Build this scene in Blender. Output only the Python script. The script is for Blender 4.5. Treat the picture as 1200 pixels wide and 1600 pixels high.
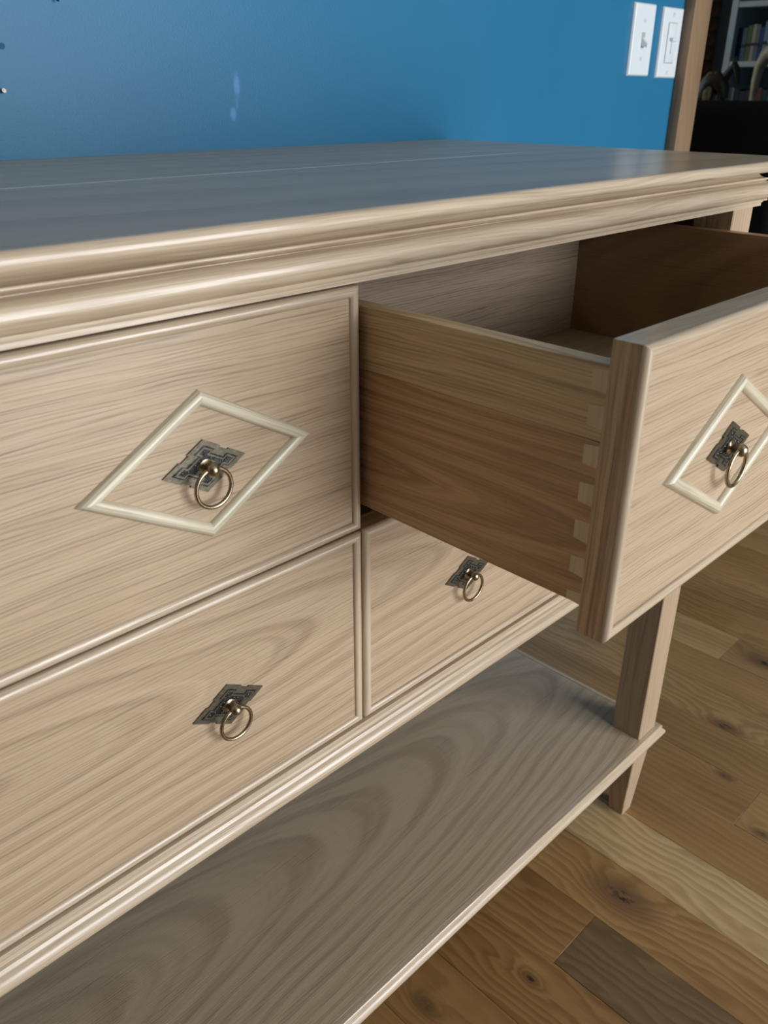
import bpy, bmesh, math, random
from mathutils import Vector, Matrix
random.seed(7)
D2R = math.radians
for o in list(bpy.data.objects): bpy.data.objects.remove(o)
scene = bpy.context.scene
col = scene.collection

# ------------------------------------------------------------------ camera
CAM = Vector((-0.3972, -0.4227, 1.0205))
YAW, PITCH, ROLL, FPX = 0.7814, -0.4641, 0.0043, 1310.35
fwd = Vector((math.sin(YAW)*math.cos(PITCH), math.cos(YAW)*math.cos(PITCH), math.sin(PITCH)))
rgt = Vector((math.cos(YAW), -math.sin(YAW), 0)); upv = rgt.cross(fwd)
r2 = rgt*math.cos(ROLL) + upv*math.sin(ROLL); u2 = upv*math.cos(ROLL) - rgt*math.sin(ROLL)
cd = bpy.data.cameras.new('camera'); cam = bpy.data.objects.new('camera', cd); col.objects.link(cam)
M = Matrix((r2, u2, -fwd)).transposed().to_4x4(); M.translation = CAM; cam.matrix_world = M
cd.sensor_fit = 'VERTICAL'; cd.sensor_height = 24.0; cd.lens = FPX/1600*24.0
cd.clip_start = 0.02; cd.clip_end = 60
cd.dof.use_dof = True; cd.dof.focus_distance = 0.72; cd.dof.aperture_fstop = 9.0
scene.camera = cam

# ------------------------------------------------------------------ world, light, exposure
w = bpy.data.worlds.new('world'); scene.world = w; w.use_nodes = True
w.node_tree.nodes['Background'].inputs[0].default_value = (0.75, 0.85, 1.0, 1)
w.node_tree.nodes['Background'].inputs[1].default_value = 1.0
scene.view_settings.view_transform = 'Standard'; scene.view_settings.look = 'None'
scene.view_settings.gamma = 1.0; scene.view_settings.use_curve_mapping = False
scene.view_settings.exposure = 0.0
def panel_light(name, loc, sx, sz, power, color):      # area panel for window daylight and for the added far-room lamp, facing +y
    ld = bpy.data.lights.new(name, 'AREA'); ld.shape = 'RECTANGLE'; ld.size = sx; ld.size_y = sz
    ld.energy = power; ld.color = color
    o = bpy.data.objects.new(name, ld); col.objects.link(o); o.location = loc; o.rotation_euler = (D2R(90), 0, 0)
    return o
WIN = (-0.10, 2.10, 0.15, 2.05)       # window opening in the wall behind the camera: x0,x1,z0,z1
YF = -2.7
panel_light('window_and_fill_light', ((WIN[0]+WIN[1])/2, YF-0.04, (WIN[2]+WIN[3])/2), WIN[1]-WIN[0], WIN[3]-WIN[2], 116, (0.93, 0.97, 1.0))

# ------------------------------------------------------------------ node helpers / materials
class NT:
    def __init__(s, name):
        s.m = bpy.data.materials.new(name); s.m.use_nodes = True; s.t = s.m.node_tree
        s.b = s.t.nodes['Principled BSDF']
    def n(s, typ, **kw):
        nd = s.t.nodes.new(typ)
        for k, v in kw.items(): setattr(nd, k, v)
        return nd
    def l(s, a, b): s.t.links.new(a, b)
    def put(s, sock, v):
        if isinstance(v, bpy.types.NodeSocket): s.l(v, sock)
        else: sock.default_value = v
    def math(s, op, a, b=0.0, c=0.0, clamp=False):
        nd = s.n('ShaderNodeMath', operation=op, use_clamp=clamp)
        s.put(nd.inputs[0], a); s.put(nd.inputs[1], b); s.put(nd.inputs[2], c)
        return nd.outputs[0]
    def comb(s, x, y, z):
        nd = s.n('ShaderNodeCombineXYZ'); s.put(nd.inputs[0], x); s.put(nd.inputs[1], y); s.put(nd.inputs[2], z); return nd.outputs[0]
    def noise(s, vec, scale=1.0, detail=2.0, rough=0.5):
        nd = s.n('ShaderNodeTexNoise'); s.l(vec, nd.inputs['Vector'])
        nd.inputs['Scale'].default_value = scale; nd.inputs['Detail'].default_value = detail; nd.inputs['Roughness'].default_value = rough
        return nd.outputs['Fac']
    def mapr(s, v, a, b, c=0.0, d=1.0, smooth=False):
        nd = s.n('ShaderNodeMapRange'); nd.clamp = True
        if smooth: nd.interpolation_type = 'SMOOTHSTEP'
        s.put(nd.inputs[0], v)
        for i, x in enumerate((a, b, c, d)): nd.inputs[i+1].default_value = x
        return nd.outputs[0]
    def mix(s, f, a, b, mode='MIX'):
        nd = s.n('ShaderNodeMix', data_type='RGBA', blend_type=mode)
        s.put(nd.inputs[0], f)
        for sk, v in ((nd.inputs[6], a), (nd.inputs[7], b)):
            if isinstance(v, bpy.types.NodeSocket): s.l(v, sk)
            else: sk.default_value = (*v[:3], 1)
        return nd.outputs[2]
    def bump(s, h, strength, dist):
        nd = s.n('ShaderNodeBump'); nd.inputs['Strength'].default_value = strength; nd.inputs['Distance'].default_value = dist
        s.l(h, nd.inputs['Height']); s.l(nd.outputs[0], s.b.inputs['Normal'])
    def rough(s, v): s.put(s.b.inputs['Roughness'], v)
    def coat(s, w_, r): s.b.inputs['Coat Weight'].default_value = w_; s.b.inputs['Coat Roughness'].default_value = r

def plain(name, c, rough=0.5, metal=0.0, var=0.06, scale=30, coat=0.0):
    t = NT(name); tc = t.n('ShaderNodeTexCoord').outputs['Object']
    f = t.mapr(t.noise(tc, scale, 3), .3, .7)
    dk = tuple(x*(1-var*2) for x in c); lt = tuple(min(1, x*(1+var)) for x in c)
    t.l(t.mix(f, dk, lt), t.b.inputs['Base Color']); t.rough(rough); t.b.inputs['Metallic'].default_value = metal
    if coat: t.coat(coat, .15)
    return t.m

def wood(name, light, dark, grain=0, across=2, freq=70, k=.06, c0=.05, u0=0., v0=0., ring=.45, fiber=.45, pore=.5, warp=.02,
         rough=.45, coat=.22, coat_r=.25, seed=0., streak=None, fs=1.0, bump=.25, spec=.5, rvar=1.):
    """flat-sawn oak: growth rings cut at a shallow slope (u along the grain, v across it), fibre and open pores"""
    t = NT(name); sep = t.n('ShaderNodeSeparateXYZ'); t.l(t.n('ShaderNodeTexCoord').outputs['Object'], sep.inputs[0])
    third = 3-grain-across
    u, v, q = sep.outputs[grain], sep.outputs[across], sep.outputs[third]
    us = t.math('ADD', u, seed*3.17); vs = t.math('ADD', v, seed*1.31)
    wv = t.comb(t.math('MULTIPLY', us, 3.0), t.math('MULTIPLY', vs, 11.0), t.math('MULTIPLY', q, 11.0))
    wn = t.math('SUBTRACT', t.noise(wv, 1.0, 2, .45), .5)
    v1 = t.math('ADD', t.math('SUBTRACT', v, v0), t.math('MULTIPLY', wn, warp*2))
    qq = t.math('ADD', t.math('ADD', t.math('MULTIPLY', t.math('SUBTRACT', u, u0), k), c0), q)
    r = t.math('SQRT', t.math('ADD', t.math('MULTIPLY', v1, v1), t.math('MULTIPLY', qq, qq)))
    fr = t.math('FRACT', t.math('ADD', t.math('MULTIPLY', r, freq), t.math('MULTIPLY', wn, .5)))
    ringv = t.math('MULTIPLY', t.mapr(fr, .30, .86, smooth=True), t.mapr(fr, .88, 1.0, 1.0, 0.0))
    big = t.noise(t.comb(t.math('MULTIPLY', us, 2.2), t.math('MULTIPLY', r, 24.), seed), 1.0, 2, .5)
    fb = t.noise(t.comb(t.math('MULTIPLY', us, 8.*fs), t.math('MULTIPLY', r, 430.*fs), seed), 1.0, 2.5, .55)
    fbv = t.mapr(fb, .42, .62)
    pc_ = t.math('ADD', t.math('ADD', v, t.math('MULTIPLY', q, .8)), t.math('MULTIPLY', wn, warp*.35))
    wob = t.noise(t.comb(t.math('MULTIPLY', us, 3.2), t.math('MULTIPLY', pc_, 45.), seed+2.), 1.0, 3, .6)
    ph = t.math('ADD', t.math('MULTIPLY', pc_, 370.*fs), t.math('MULTIPLY', wob, 6.0))
    sn = t.math('SINE', t.math('MULTIPLY', ph, 6.2832))
    brk = t.noise(t.comb(t.math('MULTIPLY', us, 15.*fs), t.math('MULTIPLY', pc_, 330.*fs), seed+5.), 1.0, 2, .6)
    pr = t.math('MULTIPLY', t.mapr(sn, -.1, 1., smooth=True), t.mapr(brk, .36, .60))
    pr = t.math('MULTIPLY', pr, t.mapr(ringv, 0., 1., .6, 1.))
    f = t.math('ADD', t.math('MULTIPLY', ringv, ring), t.math('MULTIPLY', fbv, fiber))
    f = t.math('ADD', f, t.math('MULTIPLY', t.math('SUBTRACT', big, .5), .6), clamp=True)
    cl = t.mix(f, light, dark)
    if streak: cl = streak(t, sep, cl)
    pc = tuple(x*.55 for x in dark)
    cl = t.mix(t.math('MULTIPLY', pr, pore), cl, pc)
    t.l(cl, t.b.inputs['Base Color'])
    t.rough(t.mapr(fbv, 0, 1, rough-.05*rvar, rough+.08*rvar)); t.coat(coat, coat_r); t.b.inputs['Specular IOR Level'].default_value = spec
    t.bump(t.math('SUBTRACT', t.math('MULTIPLY', fbv, .3), pr), bump, .0004)
    return t.m

OL, OD = (.510, .380, .252), (.325, .218, .130)           # oak, light and dark wood of the rings
def top_streak(t, sep, cl):                             # pale sapwood line beside the glue joint of the top
    x, y = sep.outputs[0], sep.outputs[1]
    yy = t.math('ABSOLUTE', t.math('SUBTRACT', y, .2152))
    m = t.math('MULTIPLY', t.mapr(yy, .0018, .0032, 1, 0, True), t.mapr(x, .40, .50, 1., 0, True))
    return t.mix(m, cl, (.95, .90, .72))
MAT = {
 'ul': wood('oak_front_fine', OL, OD, 0, 2, freq=52, k=.02, c0=.30, v0=.25, ring=.18, fiber=.28, pore=.66, warp=.014, seed=1),
 'll': wood('oak_front_cathedral', OL, OD, 0, 2, freq=80, k=.10, c0=0, u0=-.50, v0=.650, ring=.42, fiber=.34, pore=.6, warp=.016, seed=2),
 'lr': wood('oak_front_arched', OL, OD, 0, 2, freq=75, k=.10, c0=0, u0=-.25, v0=.655, ring=.40, fiber=.32, pore=.5, warp=.016, seed=3),
 'ur': wood('oak_front_open_drawer', OL, OD, 0, 2, freq=60, k=.03, c0=.25, v0=.3, ring=.2, fiber=.28, pore=.6, warp=.014, seed=4),
 'end': wood('oak_end_board', (.62, .45, .28), (.36, .235, .14), 2, 0, freq=120, k=.02, c0=.06, v0=.1, ring=.35, fiber=.55, pore=.7, warp=.01, seed=5),
 'mx': wood('oak_moulding_long', (.60, .478, .345), (.41, .293, .188), 0, 2, freq=70, k=.03, c0=.2, ring=.2, fiber=.5, pore=.35, rough=.36, coat=.55, coat_r=.14, seed=6),
 'my': wood('oak_moulding_deep', (.60, .478, .345), (.41, .293, .188), 1, 2, freq=70, k=.03, c0=.2, ring=.2, fiber=.5, pore=.35, rough=.36, coat=.55, coat_r=.14, seed=7),
 'mz': wood('oak_moulding_upright', (.60, .478, .345), (.41, .293, .188), 2, 0, freq=70, k=.03, c0=.2, ring=.2, fiber=.5, pore=.35, rough=.36, coat=.55, coat_r=.14, seed=8),
 'top': wood('oak_top_board', (.56,.42,.265), (.37, .26, .155), 0, 1, freq=40, k=.05, c0=.08, v0=-.25, ring=.35, fiber=.2, pore=.4, warp=.02, rough=.25, coat=.0, coat_r=.15, seed=9, streak=top_streak, bump=.02, spec=.22, rvar=.2),
 'shelf': wood('oak_shelf_board', (.55, .425, .288), (.33, .235, .148), 0, 1, freq=125, k=.062, c0=0, u0=-.72, v0=.180, ring=.36, fiber=.32, pore=.38, warp=.022, seed=10),
 'leg': wood('oak_leg', OL, OD, 2, 0, freq=150, k=.01, c0=.05, v0=.4, ring=.3, fiber=.4, pore=.35, warp=.006, seed=11),
 'side_a': wood('oak_drawer_side_pale', (.70, .54, .32), (.43, .29, .15), 1, 2, freq=60, k=.05, c0=.2, v0=.4, ring=.3, fiber=.5, pore=.6, warp=.012, seed=12),
 'side_b': wood('oak_drawer_side_reddish', (.56, .355, .19), (.34, .195, .095), 1, 2, freq=80, k=.10, c0=0, u0=.30, v0=.775, ring=.5, fiber=.42, pore=.4, warp=.018, seed=13),
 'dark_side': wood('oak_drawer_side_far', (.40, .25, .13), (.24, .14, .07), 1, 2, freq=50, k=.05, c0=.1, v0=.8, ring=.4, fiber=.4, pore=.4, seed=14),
 'back': wood('oak_drawer_back', (.52, .40, .30), (.36, .26, .185), 0, 2, freq=60, k=.03, c0=.2, v0=.3, ring=.15, fiber=.3, pore=.8, warp=.012, seed=15),
 'bottom': wood('oak_drawer_bottom', (.62, .50, .33), (.42, .32, .20), 0, 1, freq=40, k=.05, c0=.1, v0=-.6, ring=.3, fiber=.4, pore=.3, seed=16),
 'pin': wood('dovetail_pin_wood', (.68, .56, .38), (.56, .44, .28), 2, 1, ring=.2, fiber=.4, pore=.2, seed=17),
 'dia': wood('pale_ash_moulding', (.70, .63, .475), (.47, .39, .265), 0, 2, freq=90, k=.03, c0=.1, v0=-.1, ring=.3, fiber=.5, pore=.6, warp=.004, rough=.36, coat=.4, coat_r=.2, seed=18),
 'case': wood('oak_case_panel', (.45, .31, .19), (.30, .19, .11), 2, 1, ring=.3, fiber=.4, pore=.4, seed=19),
 'trim': wood('brown_stained_casing', (.27, .175, .098), (.165, .10, .05), 2, 0, freq=60, k=.03, c0=.1, v0=1.2, ring=.3, fiber=.4, pore=.3, rough=.45, coat=.1, seed=20),
}
def brass(name, c, rough, dark=.35):
    t = NT(name); tc = t.n('ShaderNodeTexCoord').outputs['Object']
    f = t.mapr(t.noise(tc, 350, 3), .35, .7)
    t.l(t.mix(f, tuple(x*dark for x in c), c), t.b.inputs['Base Color']); t.b.inputs['Metallic'].default_value = 1.0
    t.rough(t.mapr(f, 0, 1, rough+.15, rough)); t.bump(f, .2, .0003)
    return t.m
MAT['brass'] = brass('antique_brass', (.46, .37, .25), .22, .7)
MAT['plate'] = brass('antique_brass_plate', (.205, .185, .140), .34, .6)
MAT['inlay'] = brass('blackened_brass', (.085, .088, .09), .4, .3)

# blue wall paint with a faint roller texture and one paler blue mark of soft blobs
t = NT('blue_wall_paint'); tc = t.n('ShaderNodeTexCoord').outputs['Object']
sp = t.n('ShaderNodeSeparateXYZ'); t.l(tc, sp.inputs[0])
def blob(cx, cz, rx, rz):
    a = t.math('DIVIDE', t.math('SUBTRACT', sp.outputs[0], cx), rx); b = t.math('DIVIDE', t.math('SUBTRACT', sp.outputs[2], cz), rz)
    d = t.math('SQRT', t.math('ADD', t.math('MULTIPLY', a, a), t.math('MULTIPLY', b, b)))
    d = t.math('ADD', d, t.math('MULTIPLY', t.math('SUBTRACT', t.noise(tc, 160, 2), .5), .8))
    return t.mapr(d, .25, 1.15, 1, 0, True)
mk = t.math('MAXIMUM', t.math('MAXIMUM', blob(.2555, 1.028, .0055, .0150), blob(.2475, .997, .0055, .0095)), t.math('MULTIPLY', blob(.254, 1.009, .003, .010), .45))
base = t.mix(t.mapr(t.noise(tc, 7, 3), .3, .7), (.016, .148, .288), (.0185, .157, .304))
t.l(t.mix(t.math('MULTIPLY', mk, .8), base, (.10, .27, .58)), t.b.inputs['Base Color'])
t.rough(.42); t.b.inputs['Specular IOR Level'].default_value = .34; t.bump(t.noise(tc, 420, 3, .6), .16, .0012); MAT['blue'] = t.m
MAT['plaster'] = plain('cream_plaster', (.22, .175, .12), .8, scale=4)
MAT['ceil'] = plain('white_ceiling', (.60, .58, .54), .9, scale=4)
MAT['far_wall'] = plain('grey_blue_wall', (.20, .27, .31), .7, scale=4)
MAT['white_paint'] = plain('white_painted_wood', (.62, .68, .70), .45, scale=8)
MAT['plastic'] = plain('white_switch_plastic', (.68, .74, .78), .3, var=.01)
MAT['screw'] = plain('painted_screw', (.55, .55, .54), .4)
MAT['groove'] = plain('switch_gap', (.40, .42, .42), .6)
MAT['sofa'] = plain('black_leather', (.002, .002, .0022), .7, scale=60)
MAT['sofa'].node_tree.nodes['Principled BSDF'].inputs['Specular IOR Level'].default_value = .12
MAT['steel'] = plain('bright_steel', (.75, .75, .72), .2, 1.0)
MAT['hole'] = plain('filled_hole', (.02, .10, .22), .8)
MAT['brick'] = plain('brown_brick', (.22, .10, .055), .85, var=.25, scale=18)
MAT['mortar'] = plain('mortar', (.10, .08, .065), .9)
MAT['carved'] = plain('dark_carved_wood', (.022, .014, .008), .5, var=.4, scale=25)
MAT['gilt'] = plain('gilded_edge', (.20, .145, .065), .4, var=.3, scale=40)
MAT['tan'] = plain('pale_tan_carved_wood', (.50, .42, .27), .5, var=.15, scale=20)

# floor: rustic oak; tone and knots come from each plank's own properties
def floor_wood(name, obj_props=True):
    t = NT(name); tcn = t.n('ShaderNodeTexCoord'); sep = t.n('ShaderNodeSeparateXYZ'); t.l(tcn.outputs['Object'], sep.inputs[0])
    x, y = sep.outputs[0], sep.outputs[1]
    if obj_props:
        a1 = t.n('ShaderNodeAttribute', attribute_type='OBJECT', attribute_name='tone'); tone = a1.outputs['Color']
        a2 = t.n('ShaderNodeAttribute', attribute_type='OBJECT', attribute_name='knot'); ks = t.n('ShaderNodeSeparateXYZ'); t.l(a2.outputs['Vector'], ks.inputs[0])
        a3 = t.n('ShaderNodeAttribute', attribute_type='OBJECT', attribute_name='seed'); seed = a3.outputs['Fac']
        a4 = t.n('ShaderNodeAttribute', attribute_type='OBJECT', attribute_name='figure'); fig = a4.outputs['Fac']
        kx, ky, kr = ks.outputs[0], ks.outputs[1], ks.outputs[2]
    else:
        br = t.n('ShaderNodeTexWhiteNoise', noise_dimensions='1D')
        t.l(t.math('FLOOR', t.math('DIVIDE', x, .0985)), br.inputs['W'])
        seed = t.math('MULTIPLY', br.outputs['Value'], 40.)
        tone = t.mix(br.outputs['Value'], (.27, .165, .075), (.38, .26, .135)); kx, ky, kr, fig = 9., 9., .01, .5
    dx = t.math('SUBTRACT', x, kx); dy = t.math('MULTIPLY', t.math('SUBTRACT', y, ky), .52)
    kd = t.math('DIVIDE', t.math('SQRT', t.math('ADD', t.math('MULTIPLY', dx, dx), t.math('MULTIPLY', dy, dy))), kr)     # distance from the knot in knot radii
    kin = t.math('EXPONENT', t.math('MULTIPLY', kd, -.42))
    ys = t.math('ADD', y, seed); wv = t.comb(t.math('MULTIPLY', x, 16.), t.math('MULTIPLY', ys, 4.2), seed)
    wn = t.math('SUBTRACT', t.noise(wv, 1., 3, .5), .5)
    fld = t.math('ADD', t.math('MULTIPLY', x, t.mapr(fig, 0., 1., 75., 62.)), t.math('MULTIPLY', wn, t.mapr(fig, 0., 1., 2.2, 7.5)))
    fld = t.math('ADD', fld, t.math('MULTIPLY', kin, 5.0))
    fr = t.math('FRACT', fld)
    ringv = t.math('MULTIPLY', t.mapr(fr, .05, .8, smooth=True), t.mapr(fr, .84, 1., 1., 0.))
    fb = t.mapr(t.noise(t.comb(t.math('MULTIPLY', x, 420.), t.math('MULTIPLY', ys, 14.), seed), 1., 3, .6), .3, .7)
    big = t.noise(t.comb(t.math('MULTIPLY', x, 12.), t.math('MULTIPLY', ys, 2.2), seed), 1., 3, .55)
    f = t.math('ADD', t.math('MULTIPLY', ringv, t.mapr(fig, 0., 1., .20, .52)), t.math('MULTIPLY', fb, .22))
    f = t.math('ADD', f, t.math('MULTIPLY', t.mapr(big, .42, .72), .5), clamp=True)
    tone = t.mix(1.0, tone, (1.0, .91, .75), 'MULTIPLY'); dk = t.mix(1.0, tone, (.50, .44, .37), 'MULTIPLY')
    cl = t.mix(f, tone, dk)
    halo = t.mapr(kd, .9, 3.4, .75, 0., True)
    cl = t.mix(halo, cl, (.13, .068, .028))
    core = t.math('MULTIPLY', t.mapr(kd, .35, 1.15, 1., 0., True), t.mapr(t.noise(t.comb(t.math('MULTIPLY', x, 160.), t.math('MULTIPLY', y, 60.), seed), 1., 3, .7), .42, .6))
    cl = t.mix(core, cl, (.018, .011, .007))
    t.l(cl, t.b.inputs['Base Color']); t.rough(t.mapr(fb, 0, 1, .36, .46)); t.coat(.15, .3)
    t.bump(t.math('SUBTRACT', t.math('MULTIPLY', fb, .25), core), .25, .0006)
    return t.m
MAT['plank'] = floor_wood('rustic_oak_plank'); MAT['floor_far'] = floor_wood('rustic_oak_floor', False)

# ------------------------------------------------------------------ mesh helpers
def mesh(name, verts, faces, mat, parent=None, smooth=None, loc=None):
    me = bpy.data.meshes.new(name); me.from_pydata([tuple(v) for v in verts], [], faces)
    bm = bmesh.new(); bm.from_mesh(me); bmesh.ops.recalc_face_normals(bm, faces=bm.faces); bm.to_mesh(me); bm.free()
    return link(name, me, mat, parent, smooth, loc)
def link(name, me, mat, parent=None, smooth=None, loc=None):
    if mat is not None and not me.materials: me.materials.append(MAT[mat] if isinstance(mat, str) else mat)
    if smooth:
        me.polygons.foreach_set('use_smooth', [True]*len(me.polygons)); me.set_sharp_from_angle(angle=D2R(smooth))
    o = bpy.data.objects.new(name, me); col.objects.link(o)
    if parent: o.parent = parent
    if loc: o.location = loc
    return o
def tag(o, label, cat, group=None):
    o['label'] = label; o['category'] = cat
    if group: o['group'] = group
    return o
def struct(o): o['kind'] = 'structure'; return o
def empty(name, loc=(0, 0, 0)):
    o = bpy.data.objects.new(name, None); col.objects.link(o); o.location = loc; o.empty_display_size = .05; return o
def box(name, a, b, mat, parent=None, bev=0.0, seg=2, loc=None):
    bm = bmesh.new(); bmesh.ops.create_cube(bm, size=1.0)
    for v in bm.verts: v.co = Vector([(a[i]+b[i])/2 + v.co[i]*(b[i]-a[i]) for i in range(3)])
    if bev: bmesh.ops.bevel(bm, geom=bm.edges[:], offset=bev, segments=seg, profile=.5, affect='EDGES')
    me = bpy.data.meshes.new(name); bm.to_mesh(me); bm.free()
    return link(name, me, mat, parent, 40 if bev else None, loc)
def loft(name, sections, mat, parent=None, smooth=35, closed=True, loc=None):
    n = len(sections[0]); vs = [p for s in sections for p in s]; fs = []
    for i in range(len(sections)-1):
        for j in range(n if closed else n-1):
            k = (j+1) % n; fs.append((i*n+j, i*n+k, (i+1)*n+k, (i+1)*n+j))
    fs.append(tuple(range(n))); fs.append(tuple((len(sections)-1)*n+j for j in range(n)))
    return mesh(name, vs, fs, mat, parent, smooth, loc)
def prism(name, outline, y0, y1, mat, parent=None, loc=None, chamfer=0.0):   # outline in (x,z); y1 < y0 is the front
    n = len(outline); cx = sum(p[0] for p in outline)/n; cz = sum(p[1] for p in outline)/n
    secs = [[(x, y0, z) for x, z in outline]]
    if chamfer:
        secs.append([(x, y1+chamfer, z) for x, z in outline])
        secs.append([(cx+(x-cx)*(1-chamfer*25), y1, cz+(z-cz)*(1-chamfer*25)) for x, z in outline])
    else: secs.append([(x, y1, z) for x, z in outline])
    return loft(name, secs, mat, parent, 30, True, loc)
def tube(name, pts, rad, mat, parent=None, n=12, loc=None, closed=False):
    P = [Vector(p) for p in pts]; m = len(P); secs = []
    R = rad if isinstance(rad, (list, tuple)) else [rad]*m
    ref = None
    for i in range(m):
        tdir = (P[(i+1) % m]-P[i-1]) if closed else (P[min(i+1, m-1)]-P[max(i-1, 0)])
        tdir.normalize()
        if ref is None: ref = tdir.orthogonal().normalized()
        ref = (ref - tdir*ref.dot(tdir)).normalized(); b = tdir.cross(ref)
        secs.append([P[i] + ref*R[i]*math.cos(2*math.pi*j/n) + b*R[i]*math.sin(2*math.pi*j/n) for j in range(n)])
    if closed:
        vs = [p for s in secs for p in s]; fs = [(i*n+j, i*n+(j+1) % n, ((i+1) % m)*n+(j+1) % n, ((i+1) % m)*n+j) for i in range(m) for j in range(n)]
        return mesh(name, vs, fs, mat, parent, 60, loc)
    return loft(name, secs, mat, parent, 60, True, loc)
def lathe(name, prof, axis, mat, parent=None, n=20, loc=None):               # prof: (radius, distance along axis)
    secs = []
    for r, h in prof:
        s = []
        for j in range(n):
            a = 2*math.pi*j/n; c, d = r*math.cos(a), r*math.sin(a)
            s.append({'y': (c, h, d), 'z': (c, d, h), 'x': (h, c, d)}[axis])
        secs.append(s)
    return loft(name, secs, mat, parent, 45, True, loc)
def arc(cx, cy, rx, ry, a0, a1, n):
    return [(cx+rx*math.cos(D2R(a0+(a1-a0)*i/n)), cy+ry*math.sin(D2R(a0+(a1-a0)*i/n))) for i in range(n+1)]

# ------------------------------------------------------------------ dimensions
Z0 = .7152; H1, H2, G = .188, .1877, .0021            # bottom of the upper drawers, drawer heights, gap
W = .5431; XL, XR = .5451, .5919; LY, LD = -.0091, .0453
ZT, YW = .9585, .4835                                  # top of the sideboard, wall plane
ZS = .1657; PULL = .2165; PX = .1338
X0, X1, Y1F = -2.6, 5.1, 3.4                           # room

# ------------------------------------------------------------------ the room
floor = struct(box('floor', (X0, YF, -.06), (X1, Y1F, -.0155), 'floor_far'))
PW = .0985; px0 = .27
joints = {3: [-.0700], 7: [-.1315], 11: [.0835]}
TONES = [(.40, .265, .125), (.345, .215, .095), (.43, .30, .155), (.33, .215, .105), (.38, .245, .115), (.30, .19, .085)]
special = {  # (column, segment): tone, knot (x, y, radius), figure
 (2, 0): ((.36, .215, .095), (.058, -.062, .0036), .9), (1, 0): ((.33, .20, .09), (.034, .009, .0055), .6),
 (4, 0): ((.40, .255, .115), (.0545, -.078, .0125), .8), (5, 0): ((.56, .435, .255), (9, 9, .01), .85),
 (3, 0): ((.19, .130, .068), (9, 9, .01), 1.0), (3, 1): ((.36, .22, .10), (9, 9, .01), .8),
 (6, 0): ((.345, .215, .095), (9, 9, .01), .1), (7, 0): ((.37, .245, .115), (.012, -.17, .004), .2), (7, 1): ((.345, .215, .10), (.09, -.075, .004), .2),
 (8, 0): ((.335, .215, .10), (9, 9, .01), .3), (9, 0): ((.385, .26, .13), (.01, -.02, .008), .7), (11, 0): ((.345, .225, .11), (.05, .016, .009), .3), (11, 1): ((.45, .315, .165), (9, 9, .01), .3)}
def plank(ci, si, xa, xb, ya, yb):
    g = .00015
    key = (ci, si); rs = random.Random(ci*31+si*7+3)
    tone, knot, fig = special.get(key, (rs.choice(TONES), (rs.uniform(.02, .08), rs.uniform(ya, yb), .004) if rs.random() < .35 else (9, 9, .01), rs.random()))
    me = pm.get((round(yb-ya, 4), round(ya, 4)))
    if me is None:
        o = box('floor_plank', (g, ya+g, -.0155), (PW-g, yb-g, 0), 'plank', floor, .0005, 1); pm[(round(yb-ya, 4), round(ya, 4))] = o.data
    else: o = link('floor_plank', me, None, floor)
    o.location = (xa, 0, 0)
    o['tone'] = tone; o['knot'] = knot; o['seed'] = float(rs.uniform(0, 40)); o['figure'] = float(fig)
pm = {}
ncol = int(math.ceil((X1-px0)/PW)); n0 = int(math.floor((X0-px0)/PW))
for ci in range(3-9, 3+24):                            # boards one by one where the photograph shows them
    xa = px0+(ci-3)*PW
    rs = random.Random(ci*17+5)
    js = list(joints.get(ci, []))
    if not js: js = []
    y_lo, y_hi = -1.3, 1.9
    cuts = [y_lo] + sorted(js + [j for j in ((rs.uniform(.65, .95)), rs.uniform(-.95, -.7)) ]) + [y_hi]
    # number the segments by their place: 0 = the one in front of / around y=-0.1
    mids = [(cuts[i]+cuts[i+1])/2 for i in range(len(cuts)-1)]
    if js: ref = [i for i in range(len(cuts)-1) if abs(cuts[i+1]-js[0]) < 1e-6][0]
    else: ref = [i for i in range(len(cuts)-1) if cuts[i] <= -.1 < cuts[i+1]][0]
    for i in range(len(cuts)-1): plank(ci, i-ref, xa, xa+PW, cuts[i], cuts[i+1])
struct(box('floor_rest_front', (X0, YF, -.0155), (X1, -1.3, 0), 'floor_far'))
bpy.data.objects['floor_rest_front'].name = 'floor_front'
struct(box('floor_back', (X0, 1.9, -.0155), (X1, Y1F, 0), 'floor_far'))
xa, xb = px0-9*PW, px0+24*PW
struct(box('floor_left', (X0, -1.3, -.0155), (xa, 1.9, 0), 'floor_far'))
struct(box('floor_right', (xb, -1.3, -.0155), (X1, 1.9, 0), 'floor_far'))
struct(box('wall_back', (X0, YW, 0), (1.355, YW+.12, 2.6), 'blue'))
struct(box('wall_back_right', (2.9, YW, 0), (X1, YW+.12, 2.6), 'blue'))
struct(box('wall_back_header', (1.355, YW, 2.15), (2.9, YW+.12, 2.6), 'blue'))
struct(box('wall_left', (X0-.1, YF, 0), (X0, Y1F, 2.6), 'plaster'))
struct(box('wall_right', (X1, YF, 0), (X1+.1, Y1F, 2.6), 'far_wall'))
struct(box('wall_far', (X0, Y1F, 0), (X1, Y1F+.1, 2.6), 'plaster'))
w2 = panel_light('window_and_fill_light', (2.6, Y1F-.005, 1.6), 1.2, 1.0, 16, (.85, .95, 1.0)); w2.rotation_euler = (D2R(-90), 0, 0)  # added fill lamp that brightens the far room and bookcase
wf2 = struct(empty('added_window', (2.6, Y1F, 1.1)))
for a_, b_ in (((-.66, -.03, -.06), (-.60, 0, 1.06)), ((.60, -.03, -.06), (.66, 0, 1.06)), ((-.60, -.03, -.06), (.60, 0, 0)), ((-.60, -.03, 1.0), (.60, 0, 1.06))): box('window_or_added_frame', a_, b_, 'white_paint', wf2, .004)  # made-up window frame set around the added fill lamp
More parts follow.
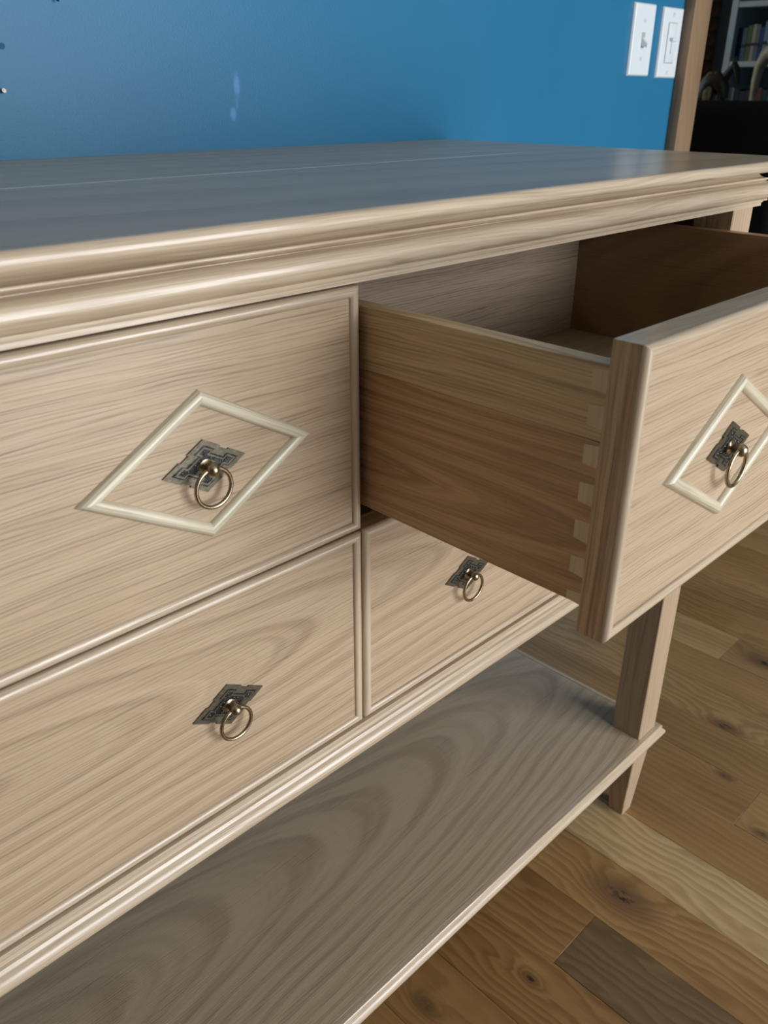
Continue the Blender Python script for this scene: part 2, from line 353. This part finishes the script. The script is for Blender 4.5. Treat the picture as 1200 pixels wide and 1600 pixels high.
struct(box('ceiling', (X0, YF, 2.6), (X1, Y1F, 2.7), 'ceil'))
# wall behind the camera with the window opening
struct(box('wall_front_left', (X0, YF-.12, 0), (WIN[0], YF, 2.6), 'plaster'))
struct(box('wall_front_right', (WIN[1], YF-.12, 0), (X1, YF, 2.6), 'plaster'))
struct(box('wall_front_below', (WIN[0], YF-.12, 0), (WIN[1], YF, WIN[2]), 'plaster'))
struct(box('wall_front_above', (WIN[0], YF-.12, WIN[3]), (WIN[1], YF, 2.6), 'plaster'))
wf = struct(empty('window_1', ((WIN[0]+WIN[1])/2, YF, WIN[2])))
hw = (WIN[1]-WIN[0])/2; hh = WIN[3]-WIN[2]
for nm, a, b in [('window_or_added_frame', (-hw, -.02, 0), (-hw+.05, .02, hh)), ('window_or_added_frame', (hw-.05, -.02, 0), (hw, .02, hh)), ('window_or_added_frame', (-hw+.05, -.02, 0), (hw-.05, .02, .05)),
                 ('window_or_added_frame', (-hw+.05, -.02, hh-.05), (hw-.05, .02, hh)), ('mullion', (-.03, -.02, .05), (.03, .02, hh-.05)), ('window_sill', (-hw-.04, .02, -.03), (hw+.04, .1, 0))]:
    box(nm, a, b, 'white_paint', wf, .004)
# door casing at the end of the blue wall
tr = struct(box('trim_1', (1.2885, YW-.0225, 0), (1.3535, YW, 2.2), 'trim', bev=.002))
struct(box('trim_2', (1.355, YW, 0), (1.3657, YW+.12, 2.15), 'trim'))

# ------------------------------------------------------------------ the sideboard
sb = empty('sideboard', (0, 0, 0))
tag(sb, 'pale oak sideboard with moulded top, four drawers and a low shelf, against the blue wall', 'sideboard')
def run(name, prof, side, mat_x='mx', mat_y='my', yb=YW-.001):   # mitred moulding; prof is a closed (overhang, z) outline
    if side == 'front': secs = [[(-XR-o, -o, z) for o, z in prof], [(XR+o, -o, z) for o, z in prof]]; m = mat_x
    else:
        sg = 1 if side == 'right' else -1
        secs = [[(sg*(XR+o), -o, z) for o, z in prof], [(sg*(XR+o), yb, z) for o, z in prof]]; m = mat_y
    return loft(name, secs, m, sb, 32)
# top: two glued boards and a bullnose edge all round
RIM = .0375
nose = [(RIM-.0015, ZT), (RIM, ZT)] + [(RIM+a, ZT-.0054+b) for a, b in arc(0, 0, .0052, .0054, 78, -80, 12)] + [(RIM-.0004, ZT-.01085), (RIM-.0015, ZT-.01085)]
for sd in ('front', 'right', 'left'): run('top_edge_moulding', nose, sd)
xe = XR+RIM-.0015
for ya, yb in ((-RIM+.0015, .2183), (.2187, YW-.001)):
    box('top_board', (-xe+.0002, ya, ZT-.0108), (xe-.0002, yb, ZT), 'top', sb)
# cornice under the top
crn = [(-.03, ZT-.0109), (.0055, ZT-.0109)] + arc(.0125, ZT-.0138, .0070, .0068, 180, 269, 9) + [(.0138, ZT-.0206)] + arc(.0128, ZT-.0217, .0016, .0013, 60, -70, 5) + [(.0120, ZT-.0238), (.0150, ZT-.0243)] \
    + arc(.0140, ZT-.0335, .0098, .0090, 84, -74, 14) + [(.0157, ZT-.0424), (.0164, ZT-.0428), (.0163, ZT-.0444), (.0132, ZT-.0450), (.0128, ZT-.0464), (.0119, ZT-.0470), (.0119, ZT-.0501), (-.03, ZT-.0501)]
for sd in ('front', 'right', 'left'): run('cornice_moulding', crn, sd)
# base rail moulding under the drawers
zb = Z0-G-H2-.0012
bs = [(-.035, zb), (.0005, zb), (.0030, zb-.0022), (.0036, zb-.0048), (.0028, zb-.0062), (.0046, zb-.0070), (.0060, zb-.0092)] + arc(.0045, zb-.0172, .0068, .0076, 72, -68, 10) + [(.0062, .4998), (-.035, .4998)]
for sd in ('front', 'right', 'left'): run('base_moulding', bs, sd)
box('case_bottom', (-XR+.03, .035, .502), (XR-.03, YW-.03, .518), 'case', sb)
# shelf
SO = .0030; sx = XR+.002
box('shelf_board', (-sx, -.0090, ZS-.021), (sx, YW-.03, ZS), 'shelf', sb, .0008, 1)
sh = [(.0092, ZS), (.0156, ZS), (.0166, ZS-.0010), (.0166, ZS-.0034), (.0152, ZS-.0042), (.0172, ZS-.0056)] + arc(.0150, ZS-.0130, .0062, .0068, 66, -70, 9) + [(.0150, ZS-.0215), (.0092, ZS-.0215)]
secs = [[(-sx-(o-.0092), -o, z) for o, z in sh], [(sx+(o-.0092), -o, z) for o, z in sh]]
loft('shelf_moulding', secs, 'mx', sb, 32)
for sg in (1, -1):
    shs = [(o-.0092, z) for o, z in sh]
    secs = [[(sg*(sx+o), -o-.0092, z) for o, z in shs], [(sg*(sx+o), YW-.04, z) for o, z in shs]]
    loft('shelf_moulding', secs, 'my', sb, 32)
# legs: square posts that taper below the shelf
def leg(xa, xb, ya, yb, ztop):
    cx, cy = (xa+xb)/2, (ya+yb)/2; f = .0125; b = .0012
    def sec(x0, x1, y0, y1, z): return [(x0+b, y0, z), (x1-b, y0, z), (x1, y0+b, z), (x1, y1-b, z), (x1-b, y1, z), (x0+b, y1, z), (x0, y1-b, z), (x0, y0+b, z)]
    loft('leg', [sec(cx-f, cx+f, cy-f, cy+f, 0), sec(xa+.0012, xb-.0012, ya+.0012, yb-.0012, ZS-.022), sec(xa, xb, ya, yb, ZS-.012), sec(xa, xb, ya, yb, ztop)], 'leg', sb, 30)
for sg in (1, -1):
    xa, xb = sorted((sg*XL, sg*XR))
    leg(xa, xb, LY, LY+LD, ZT-.03); leg(xa, xb, YW-.03-LD, YW-.03, ZT-.014)
    box('case_side', (min(sg*(XR-.004), sg*(XR-.018)), LY+LD, .50), (max(sg*(XR-.004), sg*(XR-.018)), YW-.03-LD, ZT-.014), 'case', sb)
box('case_back', (-XL, YW-.045, .50), (XL, YW-.035, ZT-.014), 'case', sb)
box('case_partition', (-.0225, .03, .519), (-.0045, YW-.046, ZT-.014), 'case', sb)

# ------------------------------------------------------------------ drawers
FT = .0032                                            # field of a front lies this far behind the bead
BW = .0085
bead_prof = [(0, .0046), (0, .0042)] + [(BW/2-BW/2*math.cos(D2R(a)), .0042-.0042*math.sin(D2R(a))) for a in range(15, 166, 15)] + [(BW, .0042), (BW, .0046)]
def bead(pa, pb, na, nb, mat, parent, y=0.0, prof=bead_prof, name='edge_bead'):
    """half-round strip from corner pa to pb (x,z); na/nb are the mitre directions (x,z per unit width)"""
    secs = [[(p[0]+n[0]*wd, y+yy, p[1]+n[1]*wd) for wd, yy in prof] for p, n in ((pa, na), (pb, nb))]
    return loft(name, secs, mat, parent, 50)
# pull geometry shared by all pulls (local origin: middle of the plate on the front's field)
PA, PB = .0309, .0180
def uv(u, v): return (PA/2*(u-v), PB/2*(u+v))
def notched():
    pts = []
    e = [(1, 1), (1, -1), (-1, -1), (-1, 1)]
    for i in range(4):
        a, b = e[i], e[(i+1) % 4]; n = (-(a[0]+b[0])/2, -(a[1]+b[1])/2)
        def at(tt, dd): return uv(a[0]+(b[0]-a[0])*tt+n[0]*dd, a[1]+(b[1]-a[1])*tt+n[1]*dd)
        pts += [at(0, 0), at(.40, 0), at(.405, .075), at(.595, .075), at(.60, 0)]
    return pts
def stepped(c, mid, hw_):
    q = [(c, c), (c, hw_), (mid, hw_), (mid, -hw_), (c, -hw_)]; pts = []
    for i in range(4):
        for (a, b) in q: pts.append(uv(a, b))
        q = [(b, -a) for a, b in q]
    return pts
def ring_band(name, outer, inner, y0, y1):
    n = len(outer); vs = [(x, y0, z) for x, z in outer]+[(x, y1, z) for x, z in outer]+[(x, y1, z) for x, z in inner]+[(x, y0, z) for x, z in inner]
    fs = []
    for i in range(n):
        k = (i+1) % n
        for lay in range(3): fs.append((lay*n+i, lay*n+k, (lay+1)*n+k, (lay+1)*n+i))
    me = bpy.data.meshes.new(name); me.from_pydata(vs, [], fs)
    bm = bmesh.new(); bm.from_mesh(me); bmesh.ops.recalc_face_normals(bm, faces=bm.faces); bm.to_mesh(me); bm.free(); return me
PM = {}
def pull(parent, x, z):
    yq = FT
    L = (x, yq, z)
    def put(name, maker):
        if name in PM: return link(name, PM[name], None, parent, None, L)
        o = maker(); PM[name] = o.data; o.name = name; o.location = L; return o
    put('pull_plate', lambda: prism('pull_plate', notched(), 0, -.0013, 'plate', parent))
    put('plate_inlay', lambda: prism('plate_inlay', stepped(.80, .60, .28), -.0012, -.00142, 'inlay', parent))
    def fret():
        o = link('fret_line', ring_band('fret_line', stepped(.735, .535, .32), stepped(.665, .465, .38), -.0012, -.0018), 'plate', parent); return o
    put('fret_line', fret)
    def scrolls():
        bm = bmesh.new()
        for (a, b) in [(.55, .55), (.55, -.55), (-.55, -.55), (-.55, .55), (.38, .1), (.38, -.1), (-.38, .1), (-.38, -.1), (.1, .38), (-.1, .38), (.1, -.38), (-.1, -.38), (.42, .4), (.42, -.4), (-.42, .4), (-.42, -.4)]:
            px_, pz_ = uv(a, b)
            r_ = bmesh.ops.create_icosphere(bm, subdivisions=1, radius=.0009)
            for v in r_['verts']: v.co = Vector((px_+v.co.x*1.2, -.0014+v.co.y*.6, pz_+v.co.z))
        me = bpy.data.meshes.new('scroll_ornament'); bm.to_mesh(me); bm.free(); return link('scroll_ornament', me, 'plate', parent, 60)
    put('scroll_ornament', scrolls)
    put('plate_boss', lambda: prism('plate_boss', stepped(.24, .33, .13), -.0012, -.0021, 'plate', parent))
    prof = [(.0001, 0), (.0050, -.0010), (.0050, -.0022), (.0036, -.0026), (.0028, -.0036), (.0032, -.0054)]
    ball = [(.0046*math.sin(D2R(a)), -.0092+.0046*math.cos(D2R(a))) for a in range(46, 180, 12)] + [(.0002, -.0138)]
    put('pull_knob', lambda: lathe('pull_knob', prof+ball, 'y', 'brass', parent, 20))
    RR, wr = .0131, .0015
    put('pull_ring', lambda: tube('pull_ring', [(RR*math.sin(a), -.0088, -RR+.0005+RR*math.cos(a)) for a in [2*math.pi*i/48 for i in range(48)]], wr, 'brass', parent, 10, None, True))

dia_prof = [(0, .006), (0, .0010)] + [(.0044-.0044*math.cos(D2R(a)), .0010-.0044*math.sin(D2R(a))) for a in range(15, 166, 15)] + [(.0088, .0010), (.0088, .006)]
def diamond(parent, pts):       # pts: outer corners top,right,bottom,left in (x,z)
    P = [Vector(p) for p in pts]; n = 4; mit = []
    for i in range(n):
        e0 = (P[i]-P[i-1]).normalized(); e1 = (P[(i+1) % n]-P[i]).normalized()
        n0 = Vector((e0.y, -e0.x)); n1 = Vector((e1.y, -e1.x))          # inward normals for clockwise order
        b = (n0+n1).normalized(); mit.append(b/ b.dot(n0))
    for i in range(n):
        k = (i+1) % n; e = P[k]-P[i]; a = math.atan2(e.y, e.x); ca, sa = math.cos(a), math.sin(a)
        loc2 = lambda v: (v.x*ca+v.y*sa, -v.x*sa+v.y*ca)              # into the strip's own axes, grain along the strip
        o = bead((0, 0), (e.length, 0), loc2(mit[i]), loc2(mit[k]), 'dia', parent, FT-.0010, dia_prof, 'diamond_strip')
        o.location = (P[i].x, 0, P[i].y); o.rotation_euler = (0, -a, 0)

def drawer(x0, x1, z0, z1, fmat, label, diamonds, open_=0.0):
    """front panel is the drawer's own mesh; box, beads, strips and pulls are its pieces"""
    f = box('drawer', (x0+.001, FT, z0+.001), (x1-.001, .0219, z1-.001), fmat, sb)
    f.location = (0, -open_, 0); f['label'] = label
    c = [(x0, z1), (x1, z1), (x1, z0), (x0, z0)]; m = [(1, -1), (-1, -1), (-1, 1), (1, 1)]
    for i in range(4):
        k = (i+1) % 4; bead(c[i], c[k], m[i], m[k], 'mx' if i in (0, 2) else 'mz', f)
    # end faces of the front board, seen when the drawer stands open
    for xa, xb in ((x0, x0+.001), (x1-.001, x1)):
        box('front_end', (xa, .0044, z0), (xb, .0219, z1), 'end', f)
    box('front_top_edge', (x0+.001, .0044, z1-.001), (x1-.001, .0219, z1), 'mx', f); box('front_bottom_edge', (x0+.001, .0044, z0), (x1-.001, .0219, z0+.001), 'mx', f)
    # box
    yb = .0219; ye = .400; sT, sB = z1-.0155, z0+.0181; st = .0135
    left0 = x0 < -.1
    sides = [(x0+.0025+(.0), x0+.0025+st), (x1-.0025-st, x1-.0025)]
    if x0 < -.1: sides[1] = (x1-.0255-st, x1-.0255)
    for i, (xa, xb) in enumerate(sides):
        zj = z0+.1272
        if i == 0:
            box('drawer_side_board', (xa, yb, sB), (xb, ye, zj), 'side_b', f, .0004, 1); box('drawer_side_board', (xa, yb, zj), (xb, ye, sT), 'side_a', f, .0006, 1)
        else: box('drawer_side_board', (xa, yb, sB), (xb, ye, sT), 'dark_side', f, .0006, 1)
        # dovetail pins showing on the outer face
        xo = xa-.0003 if i == 0 else xb+.0003; xi = xa+.004 if i == 0 else xb-.004
        for zt_, zb_ in ((.1690, .1570), (.1482, .1352), (.1240, .1112), (.0998, .0868), (.0750, .0620), (.0502, .0380), (.0254, .0184)):
            za, zc = z0+zt_, z0+zb_; y0, y1_ = .0220, .0332
            s0 = [(xo, y0, zc-.0006), (xo, y1_, zc+.0006), (xo, y1_, za-.0002), (xo, y0, za+.0008)]
            s1 = [(xi, p[1], p[2]) for p in s0]
            loft('dovetail_pin', [s0, s1], 'pin', f, None)
    xa, xb = sides[0][1], sides[1][0]
    box('drawer_back', (xa, ye-.0135, z0+.035), (xb, ye, sT), 'back', f)
    box('drawer_bottom', (xa, yb, z0+.0270), (xb, ye, z0+.0345), 'bottom', f)
    zc = (z0+z1)/2
    cxs = [x0+PX, x1-PX]
    for j, cx in enumerate(cxs):
        zz = .8089 if diamonds else .6187
        pull(f, cx, zz)
        if diamonds: diamond(f, diamonds(cx, zz))
    return f
def dsym(cx, cz): return [(cx, cz+.0505), (cx+.0875, cz), (cx, cz-.0505), (cx-.0875, cz)]
drawer(-W, -G/2, Z0, Z0+H1, 'ul', 'closed upper drawer with a pale diamond moulding', dsym)
drawer(-W, -G/2, Z0-G-H2, Z0-G, 'll', 'closed lower drawer with arched grain', None)
drawer(G/2, W, Z0-G-H2, Z0-G, 'lr', 'closed lower drawer in the shade of the open one', None)
drawer(G/2, W, Z0, Z0+H1, 'ur', 'upper drawer pulled open, dovetailed side showing', dsym, PULL)

# ------------------------------------------------------------------ things on the blue wall
def wall_plate(name, label, x0, x1, z0, z1, kind):
    t_ = empty(name, ((x0+x1)/2, YW, (z0+z1)/2)); tag(t_, label, 'light switch')
    hx, hz = (x1-x0)/2, (z1-z0)/2
    o = [(-hx, -hz), (hx, -hz), (hx, hz), (-hx, hz)]
    loft('cover_plate', [[(x, 0, z) for x, z in o], [(x, -.0022, z) for x, z in o], [(x*.955, -.0052, z*.972) for x, z in o], [(x*.90, -.0060, z*.945) for x, z in o]], 'plastic', t_, 20)
    zs = (.030, -.030) if kind == 'toggle' else (.046, -.048)
    for zz in zs: lathe('screw', [(.0001, -.0058), (.0032, -.0058), (.0032, -.0066), (.0024, -.0071), (.0001, -.0072)], 'y', 'screw', t_, 12, (0, 0, zz))
    if kind == 'toggle':
        box('toggle_slot', (-.0055, -.0064, -.012), (.0055, -.0058, .012), 'groove', t_)
        loft('toggle', [[(-.0042, -.0062, -.009), (.0042, -.0062, -.009), (.0042, -.0062, .004), (-.0042, -.0062, .004)], [(-.0034, -.0175, -.0125), (.0034, -.0175, -.0125), (.0034, -.0175, -.0075), (-.0034, -.0175, -.0075)]], 'plastic', t_, 20)
    else:
        box('dimmer_gap', (-.0165, -.0063, -.0335), (.0165, -.0058, .0335), 'groove', t_)
        box('rocker', (-.0150, -.0078, -.0320), (.0150, -.0060, .0320), 'plastic', t_, .0008)
        box('slider_track', (-.0014, -.0082, -.018), (.0014, -.0076, .008), 'groove', t_)
        box('slider_knob', (-.0085, -.0150, .003), (.0085, -.0076, .0085), 'plastic', t_, .0012)
wall_plate('light_switch', 'white plate with a small toggle switch, the one away from the wood casing', 1.1089, 1.1805, 1.0486, 1.1632, 'toggle')
wall_plate('dimmer_switch', 'white plate with a tall framed slider dimmer right beside the wood casing', 1.2094, 1.2814, 1.0466, 1.1622, 'dimmer')
nl = lathe('nail', [(.0001, .012), (.0009, .010), (.0009, -.004), (.0022, -.0042), (.0022, -.0052), (.0001, -.0053)], 'y', 'steel', None, 10, (-.0215, YW, 1.0190))
nl.rotation_euler = (D2R(-18), 0, 0); tag(nl, 'small bright nail driven into the blue wall', 'nail')
an = lathe('wall_anchor', [(.0001, .004), (.0020, .003), (.0020, -.0003), (.0028, -.0006), (.0012, -.0010), (.0001, -.0004)], 'y', 'hole', None, 12, (-.0140, YW, 1.0585)); tag(an, 'dark blue painted-over wall anchor above the nail', 'wall anchor')
hk = tube('wall_hook', [(.046, YW, 1.122), (.046, YW-.003, 1.120), (.046, YW-.0035, 1.104), (.0462, YW-.0045, 1.099), (.0465, YW-.0065, 1.0985), (.0467, YW-.0075, 1.101)], .0009, 'blue', None, 8); tag(hk, 'thin blue-painted hook on the bare wall above the sideboard', 'hook')

# ------------------------------------------------------------------ next room
sf = empty('sofa', (2.95, 1.6, 0)); tag(sf, 'black high-backed leather sofa in the dark next room', 'sofa')
def sbox(nm, a, b, bev=.04): return box(nm, (a[0]-2.95, a[1]-1.6, a[2]), (b[0]-2.95, b[1]-1.6, b[2]), 'sofa', sf, bev, 4)
sbox('sofa_base', (2.52, .72, .10), (3.42, 2.60, .40), .03); sbox('backrest', (2.50, .71, .12), (2.78, 2.61, 1.0), .05)
for ya in (.70, 2.42): sbox('armrest', (2.60, ya, .12), (3.45, ya+.2, .64), .05)
for ya in (.91, 1.66): sbox('seat_cushion', (2.77, ya, .40), (3.44, ya+.74, .54), .04)
for x_ in (2.56, 3.36):
    for y_ in (.78, 2.50): lathe('sofa_foot', [(.018, -.0), (.026, .11)], 'z', 'sofa', sf, 10, (x_-2.95, y_-1.6, 0))
ct = empty('console_table', (3.72, 1.4, 0)); tag(ct, 'dark narrow console table standing behind the black sofa', 'table')
box('table_top', (-.18, -.55, .77), (.18, .55, .80), 'carved', ct, .004)
for x_ in (-.15, .15):
    for y_ in (-.51, .51): box('leg', (x_-.02, y_-.02, 0), (x_+.02, y_+.02, .77), 'carved', ct, .003)
# carved animal figure
cf = empty('carved_figure', (3.62, 1.5, .80)); tag(cf, 'dark carved animal figurine with gilded rounded body and long bowed neck', 'figurine')
def ell(nm, c, r, mat, par, rot=0.0):
    bm = bmesh.new(); bmesh.ops.create_uvsphere(bm, u_segments=20, v_segments=12, radius=1.0)
    bmesh.ops.scale(bm, vec=Vector(r), verts=bm.verts); bmesh.ops.rotate(bm, cent=(0, 0, 0), matrix=Matrix.Rotation(rot, 3, 'X'), verts=bm.verts); bmesh.ops.translate(bm, vec=Vector(c), verts=bm.verts)
    me = bpy.data.meshes.new(nm); bm.to_mesh(me); bm.free(); return link(nm, me, mat, par, 60)
by = 1.5
tube('body', [(0, .085, .125), (0, .080, .20), (0, .062, .255), (0, .035, .277), (0, .012, .262), (0, -.004, .235), (0, -.012, .20)], [.022, .040, .046, .042, .040, .030, .02], 'carved', cf, 14)
tube('gilded_rim', [(-.018, .098, .14), (-.025, .100, .20), (-.028, .086, .262), (-.025, .055, .300), (-.022, .022, .303)], [.006, .008, .009, .008, .005], 'gilt', cf, 8)
ell('gilded_flank', (-.030, .052, .225), (.014, .022, .045), 'gilt', cf)
tube('neck', [(0, .012, .255), (0, -.008, .285), (0, -.028, .312), (0, -.042, .330)], [.024, .019, .016, .014], 'carved', cf, 12)
tube('head', [(0, -.040, .338), (0, -.050, .322), (0, -.060, .298), (0, -.067, .274), (0, -.072, .258)], [.013, .015, .012, .010, .007], 'carved', cf, 12)
for s_ in (-1, 1): tube('ear', [(s_*.008, -.040, .335), (s_*.012, -.041, .352), (s_*.010, -.043, .366)], [.006, .005, .001], 'carved', cf, 8)
for s_ in (-1, 1):
    tube('leg', [(s_*.018, .075, .15), (s_*.018, .085, .08), (s_*.018, .075, .0)], [.016, .010, .012], 'carved', cf, 8)
    tube('leg', [(s_*.018, .0, .215), (s_*.018, -.012, .10), (s_*.018, -.008, .0)], [.016, .010, .012], 'carved', cf, 8)
# pale arched carving
ar = tube('arched_carving', [(3.62, 1.352, .801), (3.62, 1.352, .90), (3.62, 1.350, 1.0), (3.62, 1.352, 1.07), (3.62, 1.345, 1.125), (3.62, 1.325, 1.165), (3.62, 1.29, 1.185), (3.62, 1.24, 1.190), (3.62, 1.19, 1.175), (3.62, 1.165, 1.12), (3.62, 1.155, 1.0), (3.62, 1.150, .801)],
          [.020, .016, .015, .017, .022, .030, .040, .044, .040, .028, .018, .018], 'tan', None, 16)
tag(ar, 'pale tan arched wooden carving beside the dark animal figurine', 'carving')

# bookcase on the far wall, facing the opening
BX, BY0, BY1 = 4.80, .75, 2.083
bc = empty('bookcase', (4.95, 1.4, 0)); tag(bc, 'white built-in bookcase on the far wall of the next room', 'bookcase')
def bbox(nm, a, b): return box(nm, (a[0]-4.95, a[1]-1.4, a[2]), (b[0]-4.95, b[1]-1.4, b[2]), 'white_paint', bc, .002, 1)
bbox('stile', (BX, BY1-.038, .0), (X1-.001, BY1, 2.2)); bbox('stile', (BX, BY0, .0), (X1-.001, BY0+.038, 2.2)); bbox('bookcase_back', (X1-.012, BY0+.038, 0), (X1-.001, BY1-.038, 2.2))
for zt_ in (.10, .50, .852, 1.184, 1.476, 1.85, 2.2): bbox('shelf', (BX+.002, BY0+.038, zt_-.028), (X1-.012, BY1-.038, zt_))
BC = {'navy': (.012, .03, .10), 'slate blue': (.09, .15, .22), 'lime green': (.13, .17, .04), 'cream': (.50, .46, .36), 'grey': (.20, .22, .24), 'royal blue': (.02, .06, .24), 'pale blue': (.24, .36, .46),
      'white': (.70, .72, .70), 'dark green': (.02, .06, .035), 'brick red': (.22, .05, .03), 'black': (.012, .012, .014), 'tan': (.30, .20, .11), 'dark purple': (.05, .02, .08), 'teal': (.02, .14, .16), 'ochre': (.32, .2, .04)}
for k_, v_ in BC.items(): MAT['bk_'+k_] = plain('book_cloth_'+k_.replace(' ', '_'), v_, .6)
MAT['page'] = plain('book_pages', (.55, .50, .40), .8)
def book(cname, y, z, th, h, dp, shelfname, grp):
    e = empty('book', (BX+.05, y, z))
    tag(e, '%s book standing on the %s of the white bookcase' % (cname, shelfname), 'book', grp)
    m_ = 'bk_'+cname
    box('spine', (0, -th/2, 0), (.004, th/2, h), m_, e, .001, 1); box('cover', (.004, -th/2, 0), (dp, -th/2+.003, h), m_, e); box('cover', (.004, th/2-.003, 0), (dp, th/2, h), m_, e)
    box('pages', (.004, -th/2+.003, .004), (dp-.004, th/2-.003, h-.004), 'page', e)
    box('spine_band', (-.0008, -th/2+.001, h*.42), (.0, th/2-.001, h*.5), 'bk_black' if cname != 'black' else 'bk_tan', e)
y = BY1-.040
order = ['navy', 'slate blue', 'lime green', 'cream', 'grey', 'royal blue', 'pale blue', 'white', 'dark green', 'tan', 'teal', 'brick red', 'ochre', 'black']
for i, cn in enumerate(order):
    th = random.uniform(.020, .032); h = random.uniform(.165, .20); book(cn, y-th/2-.0006, 1.184, th, h, .15, 'middle shelf', 'books on the middle shelf'); y -= th+.0014
y = BY1-.042
for i, cn in enumerate(['white', 'black', 'navy', 'dark purple', 'slate blue', 'brick red', 'dark green', 'teal', 'tan', 'royal blue']):
    th = random.uniform(.026, .038); h = random.uniform(.18, .215); book(cn, y-th/2-.0006, .852, th, h, .16, 'lower shelf', 'books on the lower shelf'); y -= th+.0014
# brick chimney breast at the left of the bookcase
ch = empty('wall_chimney', (4.925, 2.8, 0)); struct(ch)
box('mortar_core', (-.170, -.508, 0), (.174, .508, 2.6), 'mortar', ch)
bme = None
for row in range(8, 26):
    z = row*.075
    for cidx in range(2):                      # side face, towards the bookcase
        xa = -.175+cidx*.178
        o = box('brick', (0, 0, 0), (.168, .012, .065), 'brick', ch, .003, 1) if bme is None else link('brick', bme, None, ch)
        bme = o.data; o.location = (xa, -.513, z)
    for cidx in range(6):                      # front face
        off = .0 if row % 2 else -.085
        ya = -.500+off+cidx*.178
        if ya < -.5 or ya > .33: continue
        o = link('brick', bme, None, ch); o.rotation_euler = (0, 0, D2R(90)); o.location = (-.165, ya, z)
